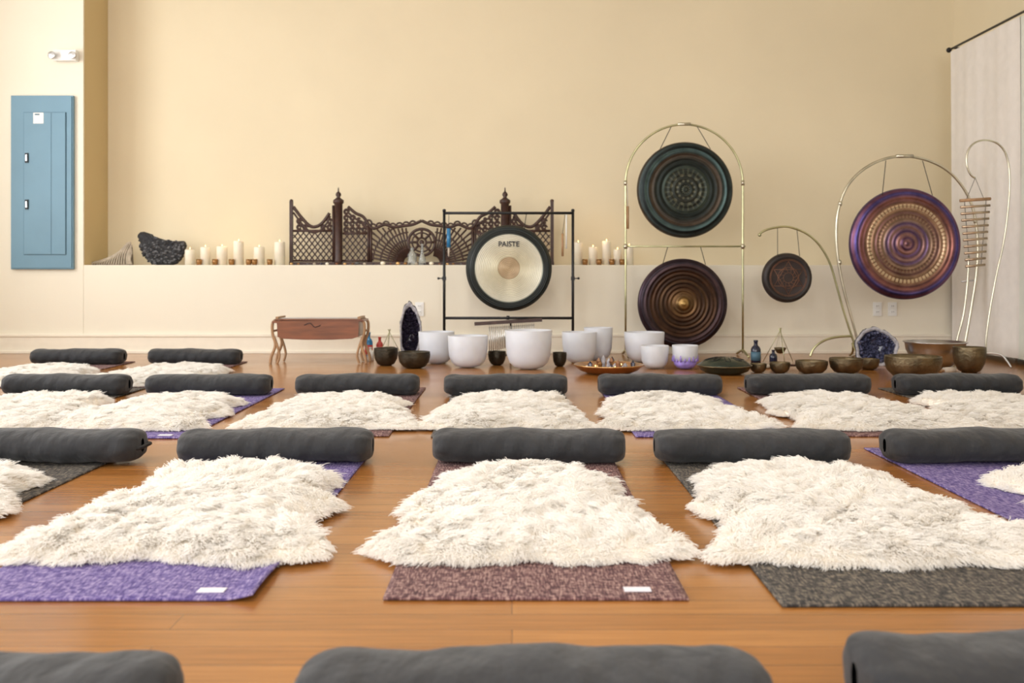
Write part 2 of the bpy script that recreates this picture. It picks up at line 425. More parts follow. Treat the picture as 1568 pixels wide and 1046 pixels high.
bol=[(-1.615,3.455,0),(-.815,3.455,0),(.058,3.455,0),(.825,3.445,0),(1.625,3.455,0),
 (-2.40,5.38,0),(-1.632,5.38,0),(-.834,5.39,0),(-.034,5.37,0),(.797,5.38,0),(1.60,5.40,0),(2.41,5.40,0),
 (-3.15,7.24,0),(-2.30,7.24,0),(-.805,1.385,0),(.03,1.40,0),(.835,1.465,0)]
meshes=[]
for i,(x,y,r) in enumerate(bol):
    if i<5:
        ob=bolster_mesh(i*3+1,i==0).build('bolster'); meshes.append(ob.data)
    else:
        ob=bpy.data.objects.new('bolster',meshes[0 if i==14 else 1+i%4]); COL.objects.link(ob)
    ob.location=(x,y,.0072); ob.rotation_euler=(0,0,(random.random()-.5)*.03)
    if i in (14,15,16): ob.scale=(1,1,.95)

# ------------------------------------------------------------------ sheepskins
outl={'A':[(-.395,2.19),(-.31,2.10),(-.18,2.07),(0,2.09),(.13,2.07),(.27,2.10),(.38,2.15),(.28,2.28),(.25,2.38),(.31,2.52),(.235,2.66),(.275,2.82),(.20,3.04),(.09,3.14),(-.05,3.15),(-.17,3.06),(-.275,2.92),(-.24,2.74),(-.345,2.58),(-.29,2.42),(-.28,2.28)],
 'B':[(-.38,2.14),(-.2,2.09),(0,2.12),(.16,2.08),(.35,2.12),(.36,2.24),(.25,2.38),(.33,2.60),(.24,2.75),(.265,2.92),(.14,3.08),(-.03,3.16),(-.22,3.10),(-.315,2.94),(-.26,2.78),(-.345,2.58),(-.29,2.36)],
 'C':[(-.42,2.12),(-.25,2.08),(-.05,2.05),(.15,2.08),(.36,2.05),(.42,2.14),(.31,2.32),(.35,2.52),(.27,2.72),(.325,2.92),(.20,3.08),(.04,3.15),(-.14,3.14),(-.285,2.98),(-.30,2.78),(-.365,2.60),(-.31,2.42),(-.36,2.26)]}
def lump(x,y,k):
    return (np.sin(x*19+k+1.5*np.sin(y*9))*np.cos(y*17+2*k)+.7*np.sin(x*37+y*27+k*3)*np.cos(y*29-x*12)+.4*np.cos(x*53-y*43+k))*.55
def skin(key,kk,count=88000):
    o=np.array(outl[key]); o=o-np.array([0,2.62])
    P=np.array([tuple(v)[:2] for v in spline([(a,c,0) for a,c in o],8,True)])*.965
    n=len(P)
    th=np.linspace(0,2*pi,n,endpoint=False)
    wob=.007*np.sin(th*17+kk*3)+.005*np.sin(th*31+kk)
    P=P*(1+wob/np.linalg.norm(P,axis=1))[:,None]
    R=30; SP=.021
    def tri(c):
        i=rng.integers(0,n,c); f=rng.random(c)[:,None]; e=P[i]*(1-f)+P[(i+1)%n]*f
        ar=np.abs(P[i][:,0]*P[(i+1)%n][:,1]-P[i][:,1]*P[(i+1)%n][:,0]); keep=rng.random(c)<ar/ar.max()
        t=np.sqrt(rng.random(c)); return (e*t[:,None])[keep],t[keep],e[keep]
    def sample(cn):
        r=[[],[],[]]; tot=0
        while tot<cn:
            q=tri(cn)
            for a_,b_ in zip(r,q): a_.append(b_)
            tot+=len(q[0])
        return [np.concatenate(a_)[:cn] for a_ in r]
    C,Ct,Ce=sample(3400)
    keep=[]
    for i in range(len(C)):
        if not keep or ((C[keep]-C[i])**2).sum(1).min()>SP**2: keep.append(i)
    C=C[keep];Ct=Ct[keep];Ce=Ce[keep]; nc=len(C)
    ch=rng.random(nc)
    def hz(t,x,y):
        x=np.atleast_1d(x);y=np.atleast_1d(y);t=np.atleast_1d(t)
        out=np.empty(len(x))
        for s in range(0,len(x),4000):
            dd=((np.stack([x[s:s+4000],y[s:s+4000]],1)[:,None]-C[None])**2).sum(2)
            # smooth blend between neighbouring tufts
            wgt_=np.exp(-dd/(2*(SP*.42)**2)); out[s:s+4000]=np.clip((wgt_*(.35+.9*ch)[None]).sum(1),0,1.3)
        return .005+(1-np.clip(t,0,1)**6)*(.034*(1+.33*lump(x,y,kk))+.011*out)
    b=B(); X0=np.concatenate([[[0,0]]]+[P*(r/R) for r in range(1,R+1)]); t0=np.concatenate([[0]]+[np.full(n,r/R) for r in range(1,R+1)])
    Z=hz(t0,X0[:,0],X0[:,1]); Z[-n:]=.004
    vs=[(float(p[0]),float(p[1]),float(z)) for p,z in zip(X0,Z)]; fs=[]
    for r in range(R-1):
        for k in range(n):
            k2=(k+1)%n; fs.append((1+r*n+k,1+(r+1)*n+k,1+(r+1)*n+k2,1+r*n+k2))
    for k in range(n): fs.append((0,1+k,1+(k+1)%n))
    vs2=len(vs); vs.append((0,0,.001)); 
    for p in P*.98: vs.append((p[0],p[1],.001))
    for k in range(n): fs.append((vs2,vs2+1+(k+1)%n,vs2+1+k)); fs.append((1+(R-1)*n+k,vs2+1+k,vs2+1+(k+1)%n,1+(R-1)*n+(k+1)%n))
    b.add(vs,fs,m_pelt)
    rt,tt,ee=sample(count)
    near=np.empty(count,int)
    for s in range(0,count,4000):
        d=((rt[s:s+4000,None,:]-C[None])**2).sum(2); near[s:s+4000]=d.argmin(1)
    ang=2.0*np.sin(C[:,0]*6+kk)+1.8*np.cos(C[:,1]*5+kk*2)-1.2+rng.normal(0,.75,nc)
    flow=np.stack([np.cos(ang),np.sin(ang)],1)
    outd=Ce/np.linalg.norm(Ce,axis=1)[:,None]
    wgt=np.clip((Ct-.84)/.16,0,1)[:,None]
    cd=flow*(1-wgt)*.72+outd*wgt*.85
    cup=(.42+.25*rng.random(nc))*(1-.45*wgt[:,0])
    clen=.024+.015*rng.random(nc)
    L=clen[near]*(.65+.6*rng.random(count))
    z0=hz(tt,rt[:,0],rt[:,1])
    root=np.column_stack([rt,z0-.003])
    off=(rt-C[near])/SP
    D3=np.column_stack([cd[near]+off*.40+rng.normal(0,.24,(count,2)),cup[near]+rng.normal(0,.10,count)])
    Kp=7; pts=np.empty((count,Kp,3))
    ph=rng.random(nc)*6.28; ph2=rng.random(count)*1.6; amp=.0020+.0024*rng.random(count)
    cen=np.column_stack([C,hz(Ct,C[:,0],C[:,1])])
    for k in range(Kp):
        s=k/(Kp-1)
        p=root.copy(); p[:,:2]+=D3[:,:2]*(L*s**1.2)[:,None]; p[:,2]+=D3[:,2]*L*(1.9*s-1.2*s*s)
        p[:,0]+=amp*np.sin(s*9+ph[near]+ph2)*s**.7; p[:,1]+=amp*np.cos(s*9+ph[near]+ph2)*s**.7
        cl=.30*s
        tg=cen[near]+np.column_stack([cd,cup*.8])[near]*(clen[near]*s)[:,None]
        p=p*(1-cl)+tg*cl
        p[:,2]-=(np.clip((tt-.88)/.12,0,1))*.012*s**1.6
        p[:,2]=np.maximum(p[:,2],.003)
        pts[:,k]=p
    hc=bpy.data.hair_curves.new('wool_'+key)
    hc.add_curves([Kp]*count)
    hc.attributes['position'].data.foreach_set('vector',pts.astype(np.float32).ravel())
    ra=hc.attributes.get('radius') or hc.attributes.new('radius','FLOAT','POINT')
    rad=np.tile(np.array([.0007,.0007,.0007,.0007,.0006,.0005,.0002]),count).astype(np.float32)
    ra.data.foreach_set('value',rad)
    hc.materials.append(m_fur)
    return b,hc
skd={}
for key,kk in (('A',.7),('B',2.1),('C',4.4)):
    p,h=skin(key,kk); skd[key]=[p,h,None]
def place(key,x,y,rot=0,flip=1,sc=1,zs=1):
    p,h,me=skd[key]
    if me is None: ob=p.build('sheepskin_rug'); skd[key][2]=ob.data
    else: ob=bpy.data.objects.new('sheepskin_rug',me); COL.objects.link(ob)
    ob.location=(x,y,.0075); ob.rotation_euler=(0,0,rot); ob.scale=(sc*flip,sc,zs)
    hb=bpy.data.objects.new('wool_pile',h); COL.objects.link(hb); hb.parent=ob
place('B',-.795,2.735,0,1,1.03,1.15); place('A',.045,2.735,0,1,1.0,1.15); place('C',.86,2.735,0,1,1.02,1.15)
place('A',-1.69,2.74,.05,-1,1,1.15); place('C',1.75,2.74,-.05,-1,1,1.15)
place('B',-2.28,4.64,.1,-1); place('A',-1.62,4.65,-.10,-1,1.0); place('C',-.80,4.65,.03,1,.96); place('B',-.03,4.65,0,-1,1.03)
place('A',.745,4.65,.03,1,1.02); place('C',1.55,4.65,.08,1,1.0); place('B',2.30,4.65,-.05,1)
place('A',-2.98,6.26,0,1); place('C',-2.17,6.28,-.05,-1)

# ------------------------------------------------------------------ ledge decor
ZT=ZL+.001
def candle(x,y,r,h):
    b=B(); b.lathe([(0,0),(r,0),(r,h-.006),(r*.93,h),(r*.75,h-.004),(r*.35,h-.012),(0,h-.014)],m_wax,seg=32)
    b.tube([(0,0,h-.014),(0.001,0,h+.006)],.0015,m_wick,6)
    b.lathe([(0,h+.002),(.0028,h+.005),(.0035,h+.009),(.002,h+.015),(0,h+.021)],m_flame,seg=12)
    b.build('pillar_candle',(x,y,ZT))
def votive(x,y,r=.025,h=.05):
    b=B(); b.lathe([(0,0),(r*.8,0),(r,h*.5),(r*.95,h),(r*.86,h),(r*.85,h*.5),(0,h*.45)],m_votive,seg=28)
    b.lathe([(0,h*.55),(.003,h*.62),(.004,h*.75),(0,h*1.05)],m_flame,seg=10)
    b.build('votive_candle',(x,y,ZT))
u=.00546
for a,hh in ((-503,24),(-479,28),(-453,29),(-427,37),(-395,28),(-363,36)): candle(a*u*.995,8.45,.039+.006*random.random(),hh*u)
for a in (-491,-466,-440,-413,-404,-380): votive(a*u*.985,8.40)
for a,hh in ((103,35),(126,28),(147,37),(164,24),(182,30)): candle(a*u,8.45,.037,hh*u)
for a in (114,136,156,172): votive(a*u*.99,8.40)
for a in (-440,140):
    l=bpy.data.lights.new('candle_glow','POINT'); l.energy=.6; l.color=(1,.6,.25); l.shadow_soft_size=.03
    o=bpy.data.objects.new('candle_glow',l); COL.objects.link(o); o.location=(a*u,8.42,ZL+.27)
# coral fan
b=B()
edge=[(-.20,.012),(-.13,.03),(-.06,.05),(0,.075),(.05,.105),(.09,.14),(.125,.18),(.15,.195),(.165,.17),(.17,.10)]
E=spline([(x,0,z) for x,z in edge],4)
b.prism([(-.19,0)]+[(p.x,p.z*.93) for p in E]+[(.175,0)],.03,m_coralD,RX(pi/2))
for i,p in enumerate(E):
    if i%2 and i<len(E)-4: continue
    f=i/(len(E)-1); bx_=-.19+.365*f**1.15
    b.tube(spline([(p.x+.004,-.012,p.z+.006),((p.x*.45+bx_*.55)-.012,-.026,p.z*.5),(bx_,-.018,.006)],5),[.0050]*3+[.0068]*8,m_coral,8)
b.build('coral_fan',(-3.40,8.47,ZT))
# knobbly dark bird sculpture
out=[(-.205,.262),(-.165,.285),(-.12,.275),(-.06,.245),(.03,.215),(.11,.205),(.19,.205),(.207,.175),(.190,.10),(.15,.03),(.09,0),(-.04,0),(-.09,.015),(-.14,.07),(-.18,.165)]
O=spline([(x,z,0) for x,z in out],5,True); b=B(); nO=len(O); vs=[];fs=[]
cx0=(0.02,.12); lev=[(-.055,.55),(-.05,.82),(-.03,.96),(0,1.0),(.03,.96),(.05,.82),(.055,.55)]
for yy,s in lev:
    for p in O: vs.append((cx0[0]+(p.x-cx0[0])*s+.004*math.sin(p.x*150+p.y*90),yy+.004*math.sin(p.x*120),max(0,cx0[1]+(p.y-cx0[1])*s)))
for i in range(len(lev)-1):
    for k in range(nO): k2=(k+1)%nO; fs.append((i*nO+k,i*nO+k2,(i+1)*nO+k2,(i+1)*nO+k))
fs.append(tuple(range(nO))[::-1]); fs.append(tuple((len(lev)-1)*nO+k for k in range(nO)))
b.add(vs,fs,m_basalt)
rb=random.Random(5)
def inside(x,z):
    c=False; j=len(out)-1
    for i in range(len(out)):
        xi,zi=out[i]; xj,zj=out[j]
        if (zi>z)!=(zj>z) and x<(xj-xi)*(z-zi)/(zj-zi)+xi: c=not c
        j=i
    return c
for i in range(520):
    x=rb.uniform(-.2,.2); z=rb.uniform(.008,.27)
    if not inside(x,z): continue
    dx=(x-.02)/.22; dz=(z-.12)/.16; q=min(1,math.sqrt(dx*dx+dz*dz)); yy=-.056*math.sqrt(max(.05,1-q**4))
    r=rb.uniform(.005,.010)
    b.sphere((x,yy,z),(r*1.5,r*.8,r),m_basaltL if rb.random()<.45 else m_basalt,8,None)
b.build('carved_bird_sculpture',(-547*u,8.50,ZT))

# carved wood screen
b=B(); s=u
prof=[(0,70),(14,64),(28,62),(45,60),(58,64),(74,58),(82,62),(92,76),(104,82),(116,92),(126,100),(136,100),(145,82),(155,68),(165,61),(176,62),(190,76),(202,92)]
def ptop(q):
    q=abs(q)
    for (a0,h0),(a1,h1) in zip(prof,prof[1:]):
        if a0<=q<=a1: return h0+(h1-h0)*(q-a0)/(a1-a0)
    return 90
def bar(pts,r=1.3,seg=6): b.tube([(x*s,0,z*s) for x,z in pts],r*s*1.3,m_woodD,seg)
def arc(cx,cz,r,a0,a1,rr=1.2,sp=0,n=16):
    bar([(cx+(r-sp*i/n)*math.cos(a0+(a1-a0)*i/n),cz+(r-sp*i/n)*math.sin(a0+(a1-a0)*i/n)) for i in range(n+1)],rr)
b.box((0,0,2.5*s),(416*s,7*s,5*s),m_woodD)
for sg in (-1,1):
    b.box((sg*205*s,0,50*s),(5*s,6*s,100*s),m_woodD); b.sphere((sg*205*s,0,101*s),3*s,m_woodD,10)
    b.lathe([(7*s,0),(7*s,8*s),(6.5*s,10*s),(6.5*s,96*s),(8.5*s,98*s),(8.5*s,102*s),(4.5*s,105*s),(2.5*s,107*s),(4.4*s,110*s),(4*s,113*s),(1.2*s,116*s),(.8*s,121*s),(0,123*s)],m_woodD,T((sg*131*s,0,0)),16)
    pp=spline([(sg*a,h,0) for a,h in prof if a>=138],5); bar([(p.x,p.y) for p in pp],2.0)
    bar([(p.x,p.y-9) for p in pp],1.2)
    pp=spline([(sg*a,h,0) for a,h in prof if a<=124],5); bar([(p.x,p.y) for p in pp],1.9)
    pp=spline([(sg*a,h,0) for a,h in prof if 74<=a<=124],5); bar([(p.x,p.y-9) for p in pp],1.2)
    for (q0,q1,hm) in ((139,202,54),(84,124,50)):
        bar([(sg*q0,hm),(sg*q1,hm)],1.5); bar([(sg*q0,7),(sg*q1,7)],1.2)
        bar([(sg*q0,3),(sg*q0,ptop(q0))],1.6)
        for d in (-1,1):
            k=q0-70
            while k<q1+70:
                pts=[]
                for tt_ in np.linspace(0,1,40):
                    x=k+d*tt_*(hm-6)*.8; z=6+tt_*(hm-6)
                    if q0<=x<=q1: pts.append((sg*x,z))
                if len(pts)>2: bar([pts[0],pts[-1]],1.0,4)
                k+=9.0
        k=q0+6
        while k<q1-3:
            tp=ptop(k)-7
            if tp-hm>3:
                z=hm+1
                while z<tp:
                    r=min(4.5,(tp-z)/2+1); arc(sg*k,z+r,r,0,2*pi*.9,1.0,1.2); arc(sg*k,z+r,r*.45,0,2*pi,.8); z+=2*r+.5
            k+=9.5
    for i in range(13):
        a=pi*(.04+.42*i/12)
        x0,z0=18,4
        L=90
        while True:
            x=x0+L*math.cos(a); z=z0+L*math.sin(a)
            if x<=80 and z<=ptop(x)-3: break
            L-=1
            if L<15: break
        bar([(sg*(x0+10*math.cos(a)),z0+10*math.sin(a)),(sg*(x0+L*.6*math.cos(a)),z0+L*.6*math.sin(a)-1.5),(sg*x,z)],1.1)
    for r in (22,34,46,58):
        pts=[]
        for i in range(49):
            a=pi*(.02+.46*i/48); q=r+2.2*abs(math.sin(i*.9)); x=18+q*math.cos(a); z=4+q*math.sin(a)
            if z<ptop(x)-2 and x<80: pts.append((sg*x,z))
        if len(pts)>1: bar(pts,1.0)
    bar([(sg*80,3),(sg*80,60)],1.8)
    for k in range(7): arc(sg*(14+k*10.5),ptop(14+k*10.5)+.5,5,0,pi,1.1)
    arc(sg*84,66,6,-pi/2,pi*1.2,1.2,2)
bar([(21*math.cos(a),36+21*math.sin(a)) for a in np.linspace(0,2*pi,33)],1.8)
bar([(15*math.cos(a),36+15*math.sin(a)) for a in np.linspace(0,2*pi,33)],1.0)
bar([(7*math.cos(a),36+7*math.sin(a)) for a in np.linspace(0,2*pi,25)],1.4)
for i in range(8):
    a=i*pi/4; bar([(7*math.cos(a),36+7*math.sin(a)),(21*math.cos(a),36+21*math.sin(a))],1.5)
b.sphere((0,0,36*s),(4*s,2.5*s,4*s),m_woodD,12)
b.build('carved_wood_screen',(-142*u,8.55,ZT))
b=B(); b.lathe([(0,0),(.035,0),(.037,.02),(.037,.09),(.014,.12),(.013,.15),(0,.15)],m_glass); b.build('glass_bottle',(-.845,8.43,ZT))
b=B(); b.lathe([(0,0),(.03,0),(.03,.05),(.012,.1),(.010,.17),(.016,.18),(0,.182)],m_glass); b.build('glass_bottle',(-.76,8.43,ZT))
b=B(); cs=[m_gold,m_votive,m_rock,m_coral,m_amet,m_wax,m_woodR]
for i in range(34):
    x=-1.05+i*.0625+random.uniform(-.02,.02); r=random.uniform(.010,.022)
    b.sphere((x,random.uniform(-.015,.015),r*.7),(r,r*.8,r*.7),cs[i%7],8)
b.build('polished_stones',(-.80,8.35,ZT))

# ------------------------------------------------------------------ gongs
def gong(b,R,m_face,m_rim=None,boss=0,depth=.05,flat=.80):
    prof=[]
    if boss: prof+=[(0,.018*boss+.0),(R*.06,.017*boss),(R*.12,.010*boss),(R*.17,.002)]
    else: prof+=[(0,.004)]
    prof+=[(R*.25,.003),(R*.45,.001),(R*flat,-.002)]
    e=[(R*(flat+.03),.002),(R*(flat+.10),.0),(R*.955,-.010),(R*.985,-.022),(R*.998,-.035),(R,-depth),(R*.985,-depth),(R*.97,-.03),(R*.9,-.016),(R*.5,-.01),(0,-.006)]
    b.lathe(prof+e,m_face,seg=96)
def gong_part(name,par,loc,R,mat,boss=0,flat=.8,extra=None,zr=0):
    b=B(); gong(b,R,mat,boss=boss,flat=flat)
    if extra: extra(b)
    return b.build(name,loc,(pi/2,0,zr),par)
def rope(b,p0,p1,r=.004,m=m_cord): b.tube([p0,p1],r,m,6)

Y=7.9
par=empty('gong_in_square_frame',(0,Y,0))
b=B(); x0,x1,zt,zb=-.538,.483,1.143,.31
for x in (x0,x1):
    b.tube([(x,0,.02),(x,0,zt+.012)],.011,m_black,10); b.tube([(x,-.2,.014),(x,.2,.014)],.013,m_black,10)
    b.sphere((x,0,zt+.02),.014,m_black,12)
    b.box((x,0,.625),(.03,.035,.03),m_black); b.tube([(x,0,.625),(x+(-.04 if x<0 else .04),0,.625)],.005,m_black,8); b.sphere((x+(-.045 if x<0 else .045),0,.625),.010,m_black,10)
for z in (zt,zb): b.tube([(x0,0,z),(x1,0,z)],.011,m_black,10)
b.build('frame',(0,0,0),parent=par)
R=.342
fm=gongmat('gong_cream_face',R,[(0,(.42,.31,.18)),(.235,(.42,.31,.19)),(.25,(.26,.18,.09)),(.262,(.55,.50,.35)),(.6,(.60,.57,.44)),(.765,(.64,.62,.51)),(.785,(.22,.24,.2)),(.80,(.007,.011,.010)),(1,(.010,.015,.014))],metal=.35,rough=.35,freq=160,nv=.08)
gong_part('gong_disc',par,(-.025,-.04,.706),R,fm,flat=.785)
b=B()
for sx in (-1,1): rope(b,(-.025+sx*.12,-.03,.706+.30),(-.025+sx*.14,0,zt),.003)
b.tube([(-.50,-.02,1.13),(-.50,-.025,1.02)],.002,m_cord,6); b.tube([(-.50,-.03,1.02),(-.50,-.03,.87)],.016,m_blue,12); b.tube([(-.50,-.03,.87),(-.50,-.03,.80)],.008,m_felt,8)
b.tube([(.43,-.02,1.13),(.43,-.02,.86)],.006,m_white,8); b.tube([(.40,-.02,.98),(.40,-.02,.80)],.01,m_woodL,8); b.tube([(.40,-.02,.98),(.42,-.01,1.13)],.002,m_cord,6)
b.build('cords_and_mallets',parent=par)
tcu=bpy.data.curves.new('logo','FONT'); tcu.body='PAISTE'; tcu.size=.056; tcu.align_x='CENTER'; tcu.extrude=.0005; tcu.offset=.0012
tcu.materials.append(m_black); to=bpy.data.objects.new('logo_text',tcu); COL.objects.link(to); to.parent=par
to.location=(-.025,-.0465,.706+.172); to.rotation_euler=(pi/2,0,0)

Y=7.95
par=empty('double_gong_on_arch_stand',(1.375,Y,0))
b=B(); hw=.468; zc=1.386
pts=[(-hw,0,.03),(-hw,0,.5),(-hw,0,1.0)]+[(-hw*math.cos(a),0,zc+hw*math.sin(a)) for a in np.linspace(0,pi,33)]+[(hw,0,1.0),(hw,0,.5),(hw,0,.03)]
b.tube(pts,.0085,m_brass,10); b.tube([(-hw-.02,0,.88),(hw+.02,0,.88)],.007,m_brass,10)
for sx in (-1,1):
    b.tube(spline([(sx*hw,-.20,.012),(sx*hw,-.1,.035),(sx*hw,0,.05),(sx*hw,.1,.035),(sx*hw,.2,.012)],5),.010,m_brass,10)
    for z in (.88,1.386): b.tube([(sx*hw,0,z-.02),(sx*hw,0,z+.02)],.014,m_brasspale,12)
b.tube([(-.05,0,zc+hw+.002),(.05,0,zc+hw+.002)],.013,m_brasspale,12)
b.tube([(-hw+.015,-.015,1.02),(-hw+.015,-.015,1.20)],.011,m_woodL,10); b.tube([(-hw+.015,-.015,1.2),(-hw+.01,-.01,1.38)],.004,m_felt,8)
b.build('stand',parent=par)
R=.383
def dk(st,f): return [(p,tuple(q*f for q in c)) for p,c in st]
g1=gongmat('gong_green_patina',R,dk([(0,(.10,.11,.08)),(.04,(.03,.045,.04)),(.2,(.055,.062,.05)),(.38,(.04,.05,.042)),(.48,(.08,.11,.09)),(.5,(.02,.03,.025)),(.62,(.035,.046,.042)),(.74,(.14,.10,.07)),(.77,(.03,.04,.035)),(.84,(.13,.22,.22)),(.87,(.015,.02,.02)),(.95,(.08,.11,.11)),(1,(.16,.11,.08))],.47),metal=.75,rough=.42,freq=60,petal=[(6,26,.05,.36,(.11,.11,.075),.72),(12,0,.30,.44,(.065,.07,.05),.85)])
gong_part('upper_gong_disc',par,(.004,-.045,1.33),R,g1,boss=0,flat=.78)
R=.358
g2=gongmat('gong_dark_bronze',R,dk([(0,(.85,.56,.20)),(.10,(.62,.38,.14)),(.17,(.16,.09,.04)),(.27,(.20,.11,.05)),(.33,(.10,.05,.025)),(.45,(.05,.028,.018)),(.52,(.13,.07,.035)),(.56,(.045,.025,.018)),(.72,(.10,.05,.028)),(.76,(.035,.02,.018)),(.86,(.11,.07,.08)),(.9,(.04,.03,.04)),(1,(.12,.08,.11))],.58),metal=.85,rough=.36,freq=70)
gong_part('lower_gong_disc',par,(-.015,-.045,.425),R,g2,boss=2.2,flat=.80)
b=B()
for sx in (-1,1):
    rope(b,(sx*.20,-.05,1.33+.32),(sx*.10,0,zc+math.sqrt(hw*hw-.01)),.003); rope(b,(sx*.17-.01,-.05,.425+.31),(sx*.13,0,.88),.003)
b.build('cords',parent=par)

def P3(d,lst,y=0): 
    k=d/1556.; return [(a*k,y,.65+c*k) for a,c in lst]
d=7.75
par=empty('small_gong_on_curved_stand',(0,d,0))
b=B()
cv=spline(P3(d,[(387,64),(395,70),(415,75),(435,75),(462,64),(482,45),(497,18),(507,-15),(518,-55),(530,-92),(541,-124)]),6)
b.tube(cv,.0085,m_brass,10)
b.tube(spline(P3(d,[(466,-127),(472,-114),(486,-103),(505,-97),(532,-95)]),6),.009,m_brass,10)
b.tube(spline([(2.665,-.2,.012),(2.66,-.08,.05),(2.65,0,.12)],6),.009,m_brass,10)
b.tube(spline([(2.70,.2,.012),(2.68,.08,.05),(2.655,0,.12)],6),.009,m_brass,10)
b.sphere(P3(d,[(387,63)])[0],.014,m_brass,10)
b.build('stand',parent=par)
R=.194
def star(b):
    for off in (0,pi/3):
        pts=[(R*.66*math.cos(off+pi/6+i*2*pi/3),R*.66*math.sin(off+pi/6+i*2*pi/3),.005) for i in range(3)]
        for i in range(3): b.tube([pts[i],pts[(i+1)%3]],.0018,m_starline,6)
    for rr in (.2,.42,.70,.74): b.tube([(R*rr*math.cos(a),R*rr*math.sin(a),.005) for a in np.linspace(0,2*pi,41)],.0015,m_starline,6)
    for i in range(12):
        a=i*pi/6; b.tube([(R*.2*math.cos(a),R*.2*math.sin(a),.005),(R*.42*math.cos(a+.26),R*.42*math.sin(a+.26),.005)],.0013,m_starline,6)
g3=gongmat('gong_small_dark',R,[(0,(.030,.018,.016)),(.7,(.026,.016,.015)),(.76,(.015,.012,.011)),(1,(.03,.022,.02))],metal=.2,rough=.5,freq=0)
gong_part('gong_disc',par,(430*d/1556,-.03,.63),R,g3,extra=star)
b=B()
for sx in (-1,1): rope(b,(2.142+sx*.085,-.04,.63+.168),(2.142+sx*.075,0,.65+ (74)*d/1556),.0025)
b.build('cords',parent=par)

d=7.6
par=empty('large_gong_on_horseshoe_stand',(0,d,0))
b=B()
cv=spline(P3(d,[(547,-129),(533,-75),(518,-20),(509,30),(507,75),(512,110),(526,142),(550,166),(580,181),(613,186),(648,180),(680,164),(705,137),(720,105),(727,65),(727,15),(718,-50),(704,-129)]),6)
b.tube(cv,.0105,m_brasspale,10)
for xx in (547,704):
    k=d/1556; b.tube(spline([(xx*k,-.22,.013),(xx*k,-.1,.035),(xx*k,0,.045),(xx*k,.1,.035),(xx*k,.22,.013)],5),.011,m_brasspale,10)
for (a,c) in ((513,112),(512,20),(724,85)):
    q=P3(d,[(a,c)])[0]; b.sphere(q,(.016,.016,.022),m_brasspale,10)
b.tube(P3(d,[(600,186),(627,186)]),.014,m_brasspale,10)
b.build('stand',parent=par)
R=.425
g4=gongmat('gong_iridescent',R,dk([(0,(.10,.05,.10)),(.05,(.40,.20,.20)),(.10,(.14,.07,.15)),(.17,(.42,.22,.18)),(.22,(.12,.07,.18)),(.30,(.34,.19,.16)),(.36,(.16,.10,.22)),(.42,(.34,.22,.16)),(.50,(.38,.25,.16)),(.56,(.20,.10,.10)),(.60,(.36,.22,.14)),(.72,(.40,.23,.15)),(.77,(.20,.09,.09)),(.82,(.36,.15,.12)),(.87,(.14,.08,.18)),(.91,(.10,.09,.32)),(.96,(.24,.10,.14)),(1,(.14,.10,.28))],.75),metal=.9,rough=.35,freq=85,petal=[(30,0,.64,.71,(.66,.52,.34),.55),(24,0,.46,.53,(.16,.08,.07),.6)],nv=.5,nscale=5)
gong_part('gong_disc',par,(613*d/1556,-.05,.889),R,g4,boss=1.2,flat=.82)
b=B()
for sx in (-1,1): rope(b,(2.994+sx*.19,-.06,.889+.365),(2.994+sx*.14,0,.65+179*d/1556),.003)
b.build('cords',parent=par)

d=6.9
par=empty('bell_tree',(0,d,0))
b=B()
cv=spline(P3(d,[(724,152),(717,157),(711,172),(712,192),(722,206),(740,211),(760,205),(773,186),(778,150),(775,100),(768,50),(757,0),(747,-55),(741,-100),(741,-122)]),6)
b.tube(cv,.0065,m_brasspale,8)
k=d/1556
for (ax,ay) in ((705,-.12),(775,-.05),(745,.16)):
    b.tube(spline([(741*k,0,.11),((741*.4+ax*.6)*k,ay*.5,.10),(ax*k,ay,.012)],8),.008,m_steel,8)
b.build('stand',parent=par)
b=B()
for i in range(11):
    c=118-i*10.3; hl=24-9*i/10; x=724
    b.tube(P3(d,[(x-hl,c-1.5),(x+hl,c+1.5)]),.0085 if i else .011,m_chime if i else m_woodL,10)
for sx in (-1,1): b.tube([P3(d,[(724+sx*17,118)])[0],P3(d,[(724+sx*9,15)])[0]],.002,m_cord,6)
b.tube([P3(d,[(724,152)])[0],P3(d,[(710,118)])[0]],.0018,m_cord,6); b.tube([P3(d,[(724,152)])[0],P3(d,[(738,118)])[0]],.0018,m_cord,6)
b.build('chime_bars',parent=par)
b=B(); d=7.35
b.tube(spline(P3(d,[(714,30),(712,-10),(706,-60),(696,-100),(690,-134)]),6),.008,m_brasspale,8)
b.tube(P3(d,[(702,-10),(722,-8)]),.006,m_steel,8)
b.tube([(690*d/1556,-.15,.01),(690*d/1556,.15,.01)],.009,m_brasspale,8); b.tube([(690*d/1556-.12,0,.01),(690*d/1556+.1,0,.01)],.009,m_brasspale,8)
b.build('mallet_stand',(0,d,0))

